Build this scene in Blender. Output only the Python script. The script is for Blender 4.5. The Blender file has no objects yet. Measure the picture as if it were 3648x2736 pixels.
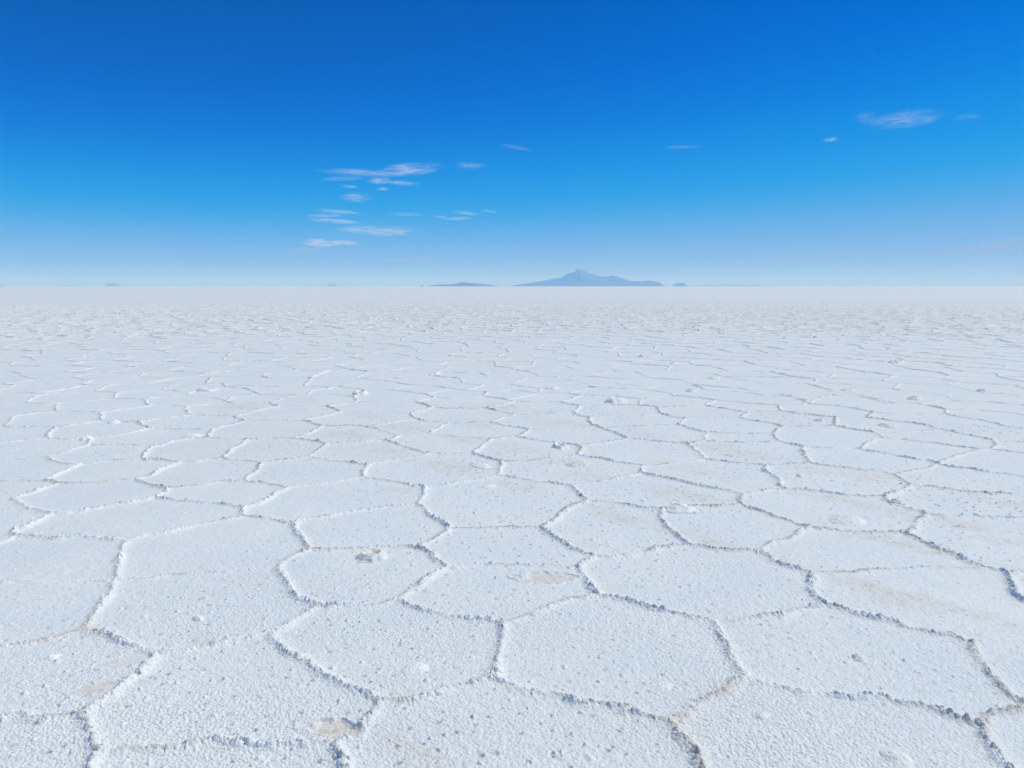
# Salt flat with polygon ridges under a deep blue sky. Units are metres.
import bpy, math, random, time
import numpy as np
from mathutils.geometry import delaunay_2d_cdt
from mathutils import Vector, noise as mnoise
T0 = time.time()
random.seed(7); rng = np.random.default_rng(11)
sc = bpy.context.scene
col = sc.collection
R_ = math.radians

# ------------------------------------------------------------------ camera
CAM_H = 1.6
cam = bpy.data.cameras.new('camera'); cam_o = bpy.data.objects.new('camera', cam); col.objects.link(cam_o)
cam.sensor_width = 36.0; cam.lens = 26.0
cam.clip_start = 0.05; cam.clip_end = 600000.0
PITCH = math.atan(350 / 2634.7)
cam_o.location = (0, 0, CAM_H)
cam_o.rotation_euler = (math.pi / 2 - PITCH, 0, 0)
sc.camera = cam_o

SKY_R = [(-1, 0), (0, 0), (.185, 0), (.215, .022), (.26, .085), (.32, .155), (.515, .285), (.62, .33), (1, .45)]
SKY_G = [(0, 0), (.10, .055), (.168, .084), (.226, .135), (.316, .258), (.40, .335), (.50, .385), (.65, .43), (.80, .48), (1, .62)]
SKY_B = [(0, 0), (.18, .16), (.30, .33), (.359, .43), (.47, .64), (.60, .77), (.70, .80), (.79, .80), (1, .85)]
NAZ, DR = 1600, .0011
RH = .0068

# ------------------------------------------------------------------ sky and sun
SUN_EL, SUN_AZ = R_(58), R_(72)           # azimuth measured from the view direction (+Y) towards +X
world = bpy.data.worlds.new('World'); sc.world = world; world.use_nodes = True
nt = world.node_tree; bg = nt.nodes['Background']
sky = nt.nodes.new('ShaderNodeTexSky'); sky.sky_type = 'NISHITA'; sky.sun_disc = False
sky.sun_elevation = SUN_EL; sky.sun_rotation = SUN_AZ
sky.altitude = 3700; sky.air_density = 1.0; sky.dust_density = 1.0; sky.ozone_density = 6.0
sc1 = nt.nodes.new('ShaderNodeVectorMath'); sc1.operation = 'SCALE'; sc1.inputs['Scale'].default_value = 0.1
cur = nt.nodes.new('ShaderNodeRGBCurve')   # the air of a 3,700 m plateau: far deeper blue than at sea level
def curve(c, pts):
    while len(c.points) > 2: c.points.remove(c.points[0])
    c.points[0].location = pts[0]; c.points[1].location = pts[-1]
    for p in pts[1:-1]: c.points.new(*p)
cm = cur.mapping; cm.use_clip = False
curve(cm.curves[0], SKY_R)
curve(cm.curves[1], SKY_G)
curve(cm.curves[2], SKY_B)
cm.update()
sc2 = nt.nodes.new('ShaderNodeVectorMath'); sc2.operation = 'SCALE'; sc2.inputs['Scale'].default_value = 10.0
nt.links.new(sky.outputs[0], sc1.inputs[0]); nt.links.new(sc1.outputs[0], cur.inputs['Color'])
nt.links.new(cur.outputs[0], sc2.inputs[0]); nt.links.new(sc2.outputs[0], bg.inputs['Color'])
bg.inputs['Strength'].default_value = 0.1
sun = bpy.data.lights.new('sun', 'SUN'); sun_o = bpy.data.objects.new('sun', sun); col.objects.link(sun_o)
sun.energy = 3.15; sun.angle = R_(0.53); sun.color = (1.0, 1.0, 0.84)
sd = Vector((math.sin(SUN_AZ) * math.cos(SUN_EL), math.cos(SUN_AZ) * math.cos(SUN_EL), math.sin(SUN_EL)))
sun_o.rotation_euler = sd.to_track_quat('Z', 'Y').to_euler()
sc.view_settings.view_transform = 'Standard'; sc.view_settings.look = 'None'
sc.view_settings.exposure = 0.0; sc.view_settings.gamma = 1.0; sc.view_settings.use_curve_mapping = False
sc.render.engine = 'CYCLES'
sc.cycles.max_bounces = 10; sc.cycles.diffuse_bounces = 4; sc.cycles.volume_bounces = 6
sc.cycles.volume_step_rate = 1.0; sc.cycles.volume_max_steps = 256

# ------------------------------------------------------------------ helpers
def tag(o, label=None, cat=None, group=None, kind=None):
    if label: o['label'] = label
    if cat: o['category'] = cat
    if group: o['group'] = group
    if kind: o['kind'] = kind
    return o

def mesh_obj(name, co, faces, mat, parent=None, attrs=None, smooth=False):
    """co (n,3) float, faces (m,k) int -> one mesh object."""
    me = bpy.data.meshes.new(name)
    n, m, k = len(co), len(faces), faces.shape[1]
    me.vertices.add(n); me.vertices.foreach_set('co', np.ascontiguousarray(co, np.float32).ravel())
    me.loops.add(m * k); me.loops.foreach_set('vertex_index', np.ascontiguousarray(faces, np.int32).ravel())
    me.polygons.add(m); me.polygons.foreach_set('loop_start', np.arange(0, m * k, k, dtype=np.int32))
    if smooth: me.polygons.foreach_set('use_smooth', np.ones(m, bool))
    else: me.polygons.foreach_set('use_smooth', np.zeros(m, bool))
    for an, av in (attrs or {}).items():
        a = me.attributes.new(an, 'FLOAT', 'POINT'); a.data.foreach_set('value', np.ascontiguousarray(av, np.float32))
    me.update(calc_edges=True)
    me.materials.append(mat)
    o = bpy.data.objects.new(name, me); col.objects.link(o)
    if parent: o.parent = parent
    return o

def hash2(ix, iy, seed):
    h = (ix.astype(np.uint32) * np.uint32(374761393)) ^ (iy.astype(np.uint32) * np.uint32(668265263)) ^ np.uint32((seed * 2246822519) & 0xffffffff)
    h = (h ^ (h >> np.uint32(13))) * np.uint32(1274126177)
    h ^= h >> np.uint32(16)
    return h.astype(np.float32) * np.float32(1.0 / 4294967295.0)

def vnoise(x, y, lam, seed):
    """smooth value noise in -1..1, feature size lam."""
    x = x / lam; y = y / lam
    xf = np.floor(x); yf = np.floor(y)
    fx = (x - xf).astype(np.float32); fy = (y - yf).astype(np.float32)
    ix = xf.astype(np.int64); iy = yf.astype(np.int64)
    fx = fx * fx * (3 - 2 * fx); fy = fy * fy * (3 - 2 * fy)
    a = hash2(ix, iy, seed); b = hash2(ix + 1, iy, seed); c = hash2(ix, iy + 1, seed); d = hash2(ix + 1, iy + 1, seed)
    return ((a + (b - a) * fx) * (1 - fy) + (c + (d - c) * fx) * fy) * 2 - 1

def worley(x, y, lam, seed):
    """distance to the nearest jittered point, in units of lam, and that point's random number."""
    x = x / lam; y = y / lam
    ix = np.floor(x).astype(np.int64); iy = np.floor(y).astype(np.int64)
    best = np.full(x.shape, 9.0, np.float32); rid = np.zeros(x.shape, np.float32)
    for dx in (-1, 0, 1):
        for dy in (-1, 0, 1):
            cx, cy = ix + dx, iy + dy
            px = cx + hash2(cx, cy, seed); py = cy + hash2(cx, cy, seed + 1)
            d = ((px - x) ** 2 + (py - y) ** 2).astype(np.float32)
            m = d < best
            best = np.where(m, d, best); rid = np.where(m, hash2(cx, cy, seed + 2), rid)
    return np.sqrt(best), rid

EARTH = 6371000.0
def drop(x, y): return -(x * x + y * y) / (2 * EARTH)      # the curve of the earth hides the feet of the far hills

# ------------------------------------------------------------------ materials
def new_mat(name):
    m = bpy.data.materials.new(name); m.use_nodes = True
    return m, m.node_tree, m.node_tree.nodes['Principled BSDF']

def salt_material(name, lump=False):
    m, t, p = new_mat(name)
    N = t.nodes.new; L = t.links.new
    geo = N('ShaderNodeNewGeometry')
    tex = N('ShaderNodeTexCoord')
    def noise(scale, detail, rough=0.6):
        n = N('ShaderNodeTexNoise'); n.inputs['Scale'].default_value = scale; n.inputs['Detail'].default_value = detail
        n.inputs['Roughness'].default_value = rough; L(geo.outputs['Position'], n.inputs['Vector']); return n
    def ramp(src, a, b):
        r = N('ShaderNodeMapRange'); r.inputs['From Min'].default_value = a; r.inputs['From Max'].default_value = b
        r.interpolation_type = 'SMOOTHSTEP'; L(src, r.inputs['Value']); return r.outputs['Result']
    def mix(fac, a, b):
        x = N('ShaderNodeMix'); x.data_type = 'RGBA'; L(fac, x.inputs['Factor'])
        for s, v in (('A', a), ('B', b)):
            i = [q for q in x.inputs if q.name == s and q.type == 'RGBA'][0]
            if isinstance(v, tuple): i.default_value = (*v, 1)
            else: L(v, i)
        return [q for q in x.outputs if q.type == 'RGBA'][0]
    def mul(a, b):
        x = N('ShaderNodeMath'); x.operation = 'MULTIPLY'; x.use_clamp = True
        L(a, x.inputs[0])
        if isinstance(b, float): x.inputs[1].default_value = b
        else: L(b, x.inputs[1])
        return x.outputs[0]
    # clean salt: slightly uneven white, greyer where the grains are damp
    c = mix(ramp(noise(1.3, 4).outputs['Fac'], 0.38, 0.62), (0.77, 0.80, 0.835), (0.81, 0.825, 0.84))
    c = mix(mul(ramp(noise(55.0, 3, 0.7).outputs['Fac'], 0.47, 0.66), 0.60), c, (0.69, 0.70, 0.71))
    grime = ramp(noise(26.0, 3, 0.7).outputs['Fac'], 0.60, 0.68)
    c = mix(mul(grime, 0.40), c, (0.55, 0.53, 0.50))
    cr = N('ShaderNodeAttribute'); cr.attribute_name = 'crest'
    c = mix(cr.outputs['Fac'], c, (0.875, 0.875, 0.87))
    st = N('ShaderNodeAttribute'); st.attribute_name = 'stain_tint'
    pt = N('ShaderNodeAttribute'); pt.attribute_name = 'mud_shade'
    c = mix(mul(st.outputs['Fac'], 0.75), c, (0.74, 0.665, 0.585))
    c = mix(mul(mul(st.outputs['Fac'], ramp(noise(38.0, 3, 0.7).outputs['Fac'], 0.50, 0.60)), 0.55), c, (0.46, 0.38, 0.30))
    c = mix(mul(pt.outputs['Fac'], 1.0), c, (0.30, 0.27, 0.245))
    L(c, p.inputs['Base Color'])
    p.inputs['Roughness'].default_value = 0.62
    p.inputs['Specular IOR Level'].default_value = 0.28
    b1 = N('ShaderNodeBump'); b1.inputs['Strength'].default_value = 0.55; b1.inputs['Distance'].default_value = 0.004
    L(noise(170.0, 3, 0.65).outputs['Fac'], b1.inputs['Height'])
    L(b1.outputs['Normal'], p.inputs['Normal'])
    return m
SALT = salt_material('salt_crust')
SALT_LUMP = salt_material('salt_lump')

ROCK, t, p = new_mat('far_rock')
n = t.nodes.new('ShaderNodeTexNoise'); n.inputs['Scale'].default_value = 0.0012; n.inputs['Detail'].default_value = 8
g = t.nodes.new('ShaderNodeNewGeometry'); t.links.new(g.outputs['Position'], n.inputs['Vector'])
r = t.nodes.new('ShaderNodeValToRGB'); r.color_ramp.elements[0].color = (0.17, 0.175, 0.185, 1); r.color_ramp.elements[1].color = (0.22, 0.225, 0.235, 1)
r.color_ramp.elements[0].position = .35; r.color_ramp.elements[1].position = .65
t.links.new(n.outputs['Fac'], r.inputs['Fac']); t.links.new(r.outputs['Color'], p.inputs['Base Color'])
p.inputs['Roughness'].default_value = 0.95; p.inputs['Specular IOR Level'].default_value = 0.1

STAINS = [(-1.827, 7.866, 0.5, 0.25, 0.8),
 (-1.255, 8.299, 0.5, 0.25, 0.6),
 (-0.045, 7.197, 0.55, 0.25, 0.8),
 (-1.13, 7.022, 0.5, 0.22, 0.6),
 (-0.537, 6.428, 0.45, 0.2, 0.8),
 (0.063, 5.771, 0.35, 0.16, 0.6),
 (0.506, 6.619, 0.35, 0.16, 0.5),
 (0.629, 6.124, 0.4, 0.2, 0.7),
 (1.22, 5.664, 0.4, 0.18, 0.8),
 (1.461, 5.454, 0.4, 0.16, 0.9),
 (1.751, 6.171, 0.45, 0.2, 0.6),
 (2.167, 7.022, 0.5, 0.2, 0.7),
 (0.735, 5.0, 0.3, 0.12, 0.7),
 (1.062, 4.707, 0.3, 0.14, 0.7),
 (1.251, 4.491, 0.35, 0.12, 0.8),
 (1.371, 6.662, 0.3, 0.14, 0.6),
 (1.486, 4.256, 0.3, 0.08, 0.8),
 (2.899, 6.171, 0.45, 0.2, 0.6),
 (3.155, 6.087, 0.3, 0.14, 0.6),
 (2.461, 5.454, 0.5, 0.15, 0.7),
 (2.629, 5.294, 0.4, 0.18, 0.7),
 (2.284, 4.586, 0.4, 0.14, 0.9),
 (2.478, 4.425, 0.4, 0.13, 0.9),
 (2.611, 4.256, 0.3, 0.1, 0.7),
 (3.626, 5.359, 0.45, 0.18, 0.8),
 (3.018, 4.811, 0.35, 0.14, 0.8),
 (3.157, 4.517, 0.35, 0.12, 0.7),
 (1.873, 3.793, 0.3, 0.11, 0.9),
 (2.008, 3.604, 0.3, 0.12, 0.9),
 (2.259, 3.445, 0.3, 0.11, 0.9),
 (2.385, 3.312, 0.25, 0.09, 0.8),
 (2.129, 3.544, 0.3, 0.12, 0.8),
 (0.004, 9.515, 0.6, 0.3, 0.7),
 (0.61, 8.596, 0.6, 0.25, 0.8),
 (1.388, 7.912, 0.5, 0.2, 0.6),
 (1.994, 7.314, 0.5, 0.2, 0.7),
 (-3.12, 10.432, 0.6, 0.3, 0.5),
 (-1.672, 8.915, 0.5, 0.22, 0.6),
 (-1.219, 8.249, 0.4, 0.18, 0.7),
 (-1.935, 7.912, 0.4, 0.2, 0.6),
 (-0.58, 7.659, 0.4, 0.18, 0.7),
 (-0.437, 8.454, 0.4, 0.18, 0.6),
 (-3.628, 9.718, 0.6, 0.3, 0.8),
 (1.637, 6.522, 0.3, 0.1, 0.6),
 (-0.313, 2.344, 0.14, 0.07, 0.9),
 (-1.412, 3.187, 0.12, 0.08, 0.4),
 (-1.359, 3.827, 0.2, 0.1, 0.3)]
HOLLOWS = [(0.169, 3.912, 0.16, 0.085, 0, 0.006, 0.75), (0.541, 3.76, 0.1, 0.06, 0.3, 0.0, 0.25), (-0.649, 2.501, 0.13, 0.062, -0.25, 0.01, 0.9), (-1.635, 3.018, 0.13, 0.09, 0.5, 0.0, 0.3), (-1.648, 2.758, 0.095, 0.08, 0.3, -0.006, 0.55), (-3.832, 7.046, 0.2, 0.2, 0, -0.006, 0.12), (0.458, 4.45, 0.12, 0.1, 0, 0, 0.3), (-0.848, 5.688, 0.16, 0.12, 0, 0, 0.3)]
LUMPS = [(-0.84, 4.224, 0.219, 0.033, 'crater', 0.45, 'widest broken salt crater, pinkish inside, left of the picture centre'),
 (-0.405, 2.923, 0.104, 0.021, 'pile', 0.05, 'white salt knob in the large plate left of the bottom centre'),
 (0.478, 7.222, 0.23, 0.035, 'crater', 0.1, 'low salt crater beside a short upright ridge just above the tan lump'),
 (0.616, 6.554, 0.244, 0.037, 'pile', 0.8, 'tan earthy salt lump in the middle of the salt plain'),
 (-0.285, 6.501, 0.228, 0.025, 'pile', 0.1, 'low white salt lump beside a short upright ridge, left of the tan lump'),
 (-0.196, 5.787, 0.132, 0.015, 'pile', 0.1, 'small salt knob just below the low white lump left of the tan one'),
 (1.207, 5.17, 0.244, 0.044, 'pile', 0.05, 'broad grey and white salt mound touching a ridge, right of the picture centre'),
 (2.305, 4.931, 0.273, 0.039, 'pile', 0.05, 'wide flaky salt mound alone in the right part, its left half dark'),
 (2.855, 5.33, 0.107, 0.039, 'pile', 0.3, 'dark knob sitting on the ridge in the right part of the plain'),
 (2.432, 6.105, 0.088, 0.027, 'pile', 0.2, 'small dark salt knob alone above the wide flaky mound'),
 (3.011, 4.799, 0.088, 0.016, 'pile', 0.7, 'small brown crumb in the tan stained plate near the right edge'),
 (1.493, 3.015, 0.06, 0.019, 'pile', 0.5, 'small brownish salt crumb in the large lower right plate'),
 (0.936, 2.582, 0.067, 0.013, 'pile', 0.35, 'dark purplish salt crumb near the bottom, right of the middle'),
 (1.309, 2.323, 0.112, 0.02, 'pile', 0.1, 'white salt pile at the bottom edge on the right'),
 (0.608, 2.787, 0.075, 0.014, 'pile', 0.1, 'faint grey knob low in the central hexagonal plate'),
 (0.262, 2.336, 0.051, 0.011, 'pile', 0.2, 'small grey knob near the bottom edge right of the middle'),
 (-1.995, 3.02, 0.071, 0.022, 'pile', 0, 'small white knob with a dark blue side near the left edge'),
 (-1.527, 3.411, 0.073, 0.023, 'pile', 0, 'small white knob in the plate above the left lower ridge corner'),
 (1.438, 10.2, 0.397, 0.06, 'crater', 0.1, 'wide flat salt crater high in the middle of the plain'),
 (0.653, 11.509, 0.303, 0.049, 'pile', 0, 'low white salt mound on a ridge left of the wide flat crater'),
 (2.727, 11.167, 0.186, 0.058, 'pile', 0.1, 'small grey knob upper right of the wide flat crater'),
 (3.502, 12.787, 0.294, 0.053, 'pile', 0, 'low pale salt mound on a ridge in the far middle distance'),
 (3.35, 15.274, 0.268, 0.048, 'pile', 0, 'small pale mound in the far middle, beyond the low mound on the ridge'),
 (3.66, 8.688, 0.115, 0.045, 'pile', 0.2, 'small pointed dark knob close left of an upright ridge, right half'),
 (4.321, 8.384, 0.211, 0.042, 'pile', 0.1, 'grey knob trailing white crumbs, right of the upright ridge'),
 (5.751, 10.432, 0.217, 0.068, 'pile', 0.15, 'grey lump just above a dark ridge in the right distance'),
 (5.197, 11.289, 0.264, 0.047, 'pile', 0.1, 'pale lump with crumbs in the right distance'),
 (8.047, 15.387, 0.315, 0.098, 'pile', 0.1, 'far right grey lump near two small dark dots'),
 (2.918, 16.611, 0.187, 0.078, 'pile', 0.2, 'tiny pointed black knob in the far middle of the plain'),
 (9.584, 18.769, 0.169, 0.075, 'pile', 0.2, 'tiny black knob farthest away on the right'),
 (9.423, 22.976, 0.175, 0.073, 'pile', 0.2, 'right one of two specks of salt near the horizon'),
 (8.381, 22.728, 0.17, 0.071, 'pile', 0.1, 'left one of two specks of salt near the horizon'),
 (6.343, 17.514, 0.244, 0.044, 'pile', 0.1, 'flat pale lump in the far right middle'),
 (-1.398, 13.45, 0.3, 0.054, 'pile', 0, 'pale salt lump at a ridge end in the far centre'),
 (-1.956, 12.787, 0.274, 0.049, 'pile', 0.1, 'grey and white lump in the far centre, left of the one at the ridge end'),
 (-2.248, 10.872, 0.303, 0.055, 'crater', 0.2, 'salt crater at a ridge corner left of the centre'),
 (-4.678, 11.258, 0.419, 0.036, 'crater', 0.3, 'pinkish broken crater in the left middle distance'),
 (-4.693, 8.596, 0.199, 0.039, 'pile', 0.05, 'white lump beside a ridge in the left part'),
 (-4.479, 7.63, 0.135, 0.06, 'pile', 0, 'upright white knob with a black left side at a ridge corner, left part'),
 (7.188, 11.167, 0.201, 0.063, 'pile', 0.1, 'dark lump near the right edge in the distance'),
 (-3.428, 7.821, 0.261, 0.033, 'pile', 0.05, 'low white swelling beside a dark speck, left of centre')]
def pxa(u): return math.atan((u - 1824) / 2634.7)
def pm(d, *pts): return [(f, p_ / 2634.7 * d) for f, p_ in pts]     # apparent height of a skyline at distance d
HILLS = [
 ('mountain', 'blue volcano with a broad peak rising alone on the horizon', 'mountain', 62000, pxa(1818), pxa(2358),
  pm(62000, (0, 0), (.05, 4), (.12, 10), (.20, 15), (.28, 22), (.34, 29), (.365, 39), (.40, 45), (.425, 52), (.445, 58.5), (.465, 57), (.475, 58), (.495, 52), (.52, 42), (.55, 36), (.60, 31), (.64, 31), (.655, 35), (.68, 34.5), (.72, 28), (.75, 22), (.79, 17), (.84, 16.5), (.90, 19), (.93, 18), (.965, 11), (.985, 3), (1, 0)), 5200, 200),
 ('hill', 'low dark blue island hill left of the volcano', 'hill', 52000, pxa(1530), pxa(1776), pm(52000, (0, 0), (.04, 3), (.2, 5), (.38, 7), (.44, 11.5), (.50, 13.5), (.56, 11), (.7, 8), (.85, 4), (1, 0)), 1600, 210),
 ('hill', 'small blue hill just right of the volcano', 'hill', 68000, pxa(2388), pxa(2442), pm(68000, (0, 0), (.3, 8), (.55, 12), (.8, 9), (1, 0)), 900, 220),
 ('hill', 'blue hill cut off by the left picture edge', 'hill', 100000, pxa(-60), pxa(64), pm(100000, (0, 8), (.3, 13), (.6, 13), (.85, 8), (1, 0)), 1500, 230),
 ('hill', 'faint little hill, second from the left', 'hill', 112000, pxa(228), pxa(284), pm(112000, (0, 0), (.3, 10), (.7, 10), (1, 0)), 900, 240),
 ('hill', 'rounded blue hill, third from the left', 'hill', 92000, pxa(374), pxa(452), pm(92000, (0, 0), (.3, 11), (.5, 15), (.65, 14), (1, 0)), 1100, 250),
 ('hill', 'faint little mound between the rounded hill and the island hill', 'hill', 118000, pxa(1168), pxa(1212), pm(118000, (0, 0), (.3, 9), (.7, 10), (1, 0)), 800, 260),
 ('hill', 'very faint long range right of the small hill', 'hill', 146000, pxa(2440), pxa(2800), pm(146000, (0, 3), (.3, 7), (.45, 8), (.7, 5), (1, 0)), 1800, 270),
 ('hill', 'very faint low range at the right picture edge', 'hill', 146000, pxa(3440), pxa(3760), pm(146000, (0, 0), (.4, 5), (.7, 7), (1, 5)), 1800, 280),
 ('hill', 'tiny dark speck of an islet on the horizon left of the island hill', 'hill', 30000, pxa(1500), pxa(1510), pm(30000, (0, 0), (.5, 4), (1, 0)), 120, 290),
]
# thin clouds: bearing and elevation given as photo pixels, width, height, tilt in degrees, optical thickness
CLOUDS = [
 (1455, 604, 230, 40, 6, 1.5, 'bright streaky cloud, right wing of the largest group'),
 (1280, 615, 260, 22, -1, 1.0, 'thin streak running left from the bright right wing'),
 (1352, 643, 75, 24, 5, 1.5, 'small bright feathered cloud under the bright wing'),
 (1430, 651, 130, 18, -2, .8, 'faint streak right of the small feathered cloud'),
 (1225, 636, 150, 16, 3, .6, 'faint streaks left of the small feathered cloud'),
 (1245, 665, 60, 12, -4, .7, 'tiny wisp above the soft round cloud'),
 (1364, 673, 44, 12, 0, 1.1, 'tiny oval cloud right above the soft round cloud'),
 (1270, 703, 110, 32, 0, .8, 'soft round pale cloud below the largest group'),
 (1677, 590, 110, 26, 0, .5, 'soft cloud standing alone right of the largest group'),
 (1840, 526, 130, 14, -9, .35, 'slanting faint streak in the sky above the centre'),
 (1205, 754, 150, 15, -3, 1.1, 'upper of three bright parallel streaks on the left'),
 (1155, 768, 130, 12, 1, .9, 'middle of three bright parallel streaks on the left'),
 (1188, 787, 185, 16, -3, 1.4, 'lowest and brightest of three parallel streaks on the left'),
 (1350, 822, 270, 34, -1, 1.6, 'long spindle cloud under the parallel streaks'),
 (1448, 764, 120, 15, 0, .7, 'dim streak between the parallel streaks and the right pair'),
 (1662, 759, 100, 13, -6, .9, 'upper streak of the small pair at centre'),
 (1570, 773, 50, 11, -2, .9, 'short streak left of the small pair at centre'),
 (1635, 779, 105, 12, 3, 1.0, 'lower streak of the small pair at centre'),
 (1742, 753, 65, 11, -5, .8, 'short streak farthest right near the small pair'),
 (1128, 856, 70, 12, 2, 2.4, 'thin cap streak over the lowest left group'),
 (1145, 868, 120, 22, -1, 3.0, 'bright middle cloud of the lowest left group'),
 (1228, 865, 95, 18, -2, 3.0, 'right streak of the lowest left group'),
 (1085, 895, 120, 26, 1, 2.6, 'feathery lowest cloud of the left group'),
 (1480, 925, 230, 20, 1, 1.8, 'very faint long streak just above the island hill'),
 (3225, 424, 190, 52, 2, .62, 'large soft cloud in the upper right sky'),
 (3085, 420, 70, 45, -10, .22, 'faint left tail of the large soft cloud'),
 (2960, 497, 46, 14, 0, .9, 'tiny white puff left below the large soft cloud'),
 (3450, 416, 75, 24, 0, .16, 'faint wisp right of the large soft cloud'),
 (2425, 524, 130, 10, -1, .4, 'thin straight streak in the sky right of centre'),
 (3560, 880, 190, 50, 10, 1.7, 'pale cloud bank low at the right edge'),
 (3410, 888, 160, 30, 4, 1.4, 'pale low streak left of the bank at the right edge'),
 (2860, 914, 270, 22, 3, 1.3, 'very faint low streak right of the volcano'),
]
HAZE_D = 3.2e-5
HAZE_COL = (0.15, 0.46, 1.0)

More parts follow.
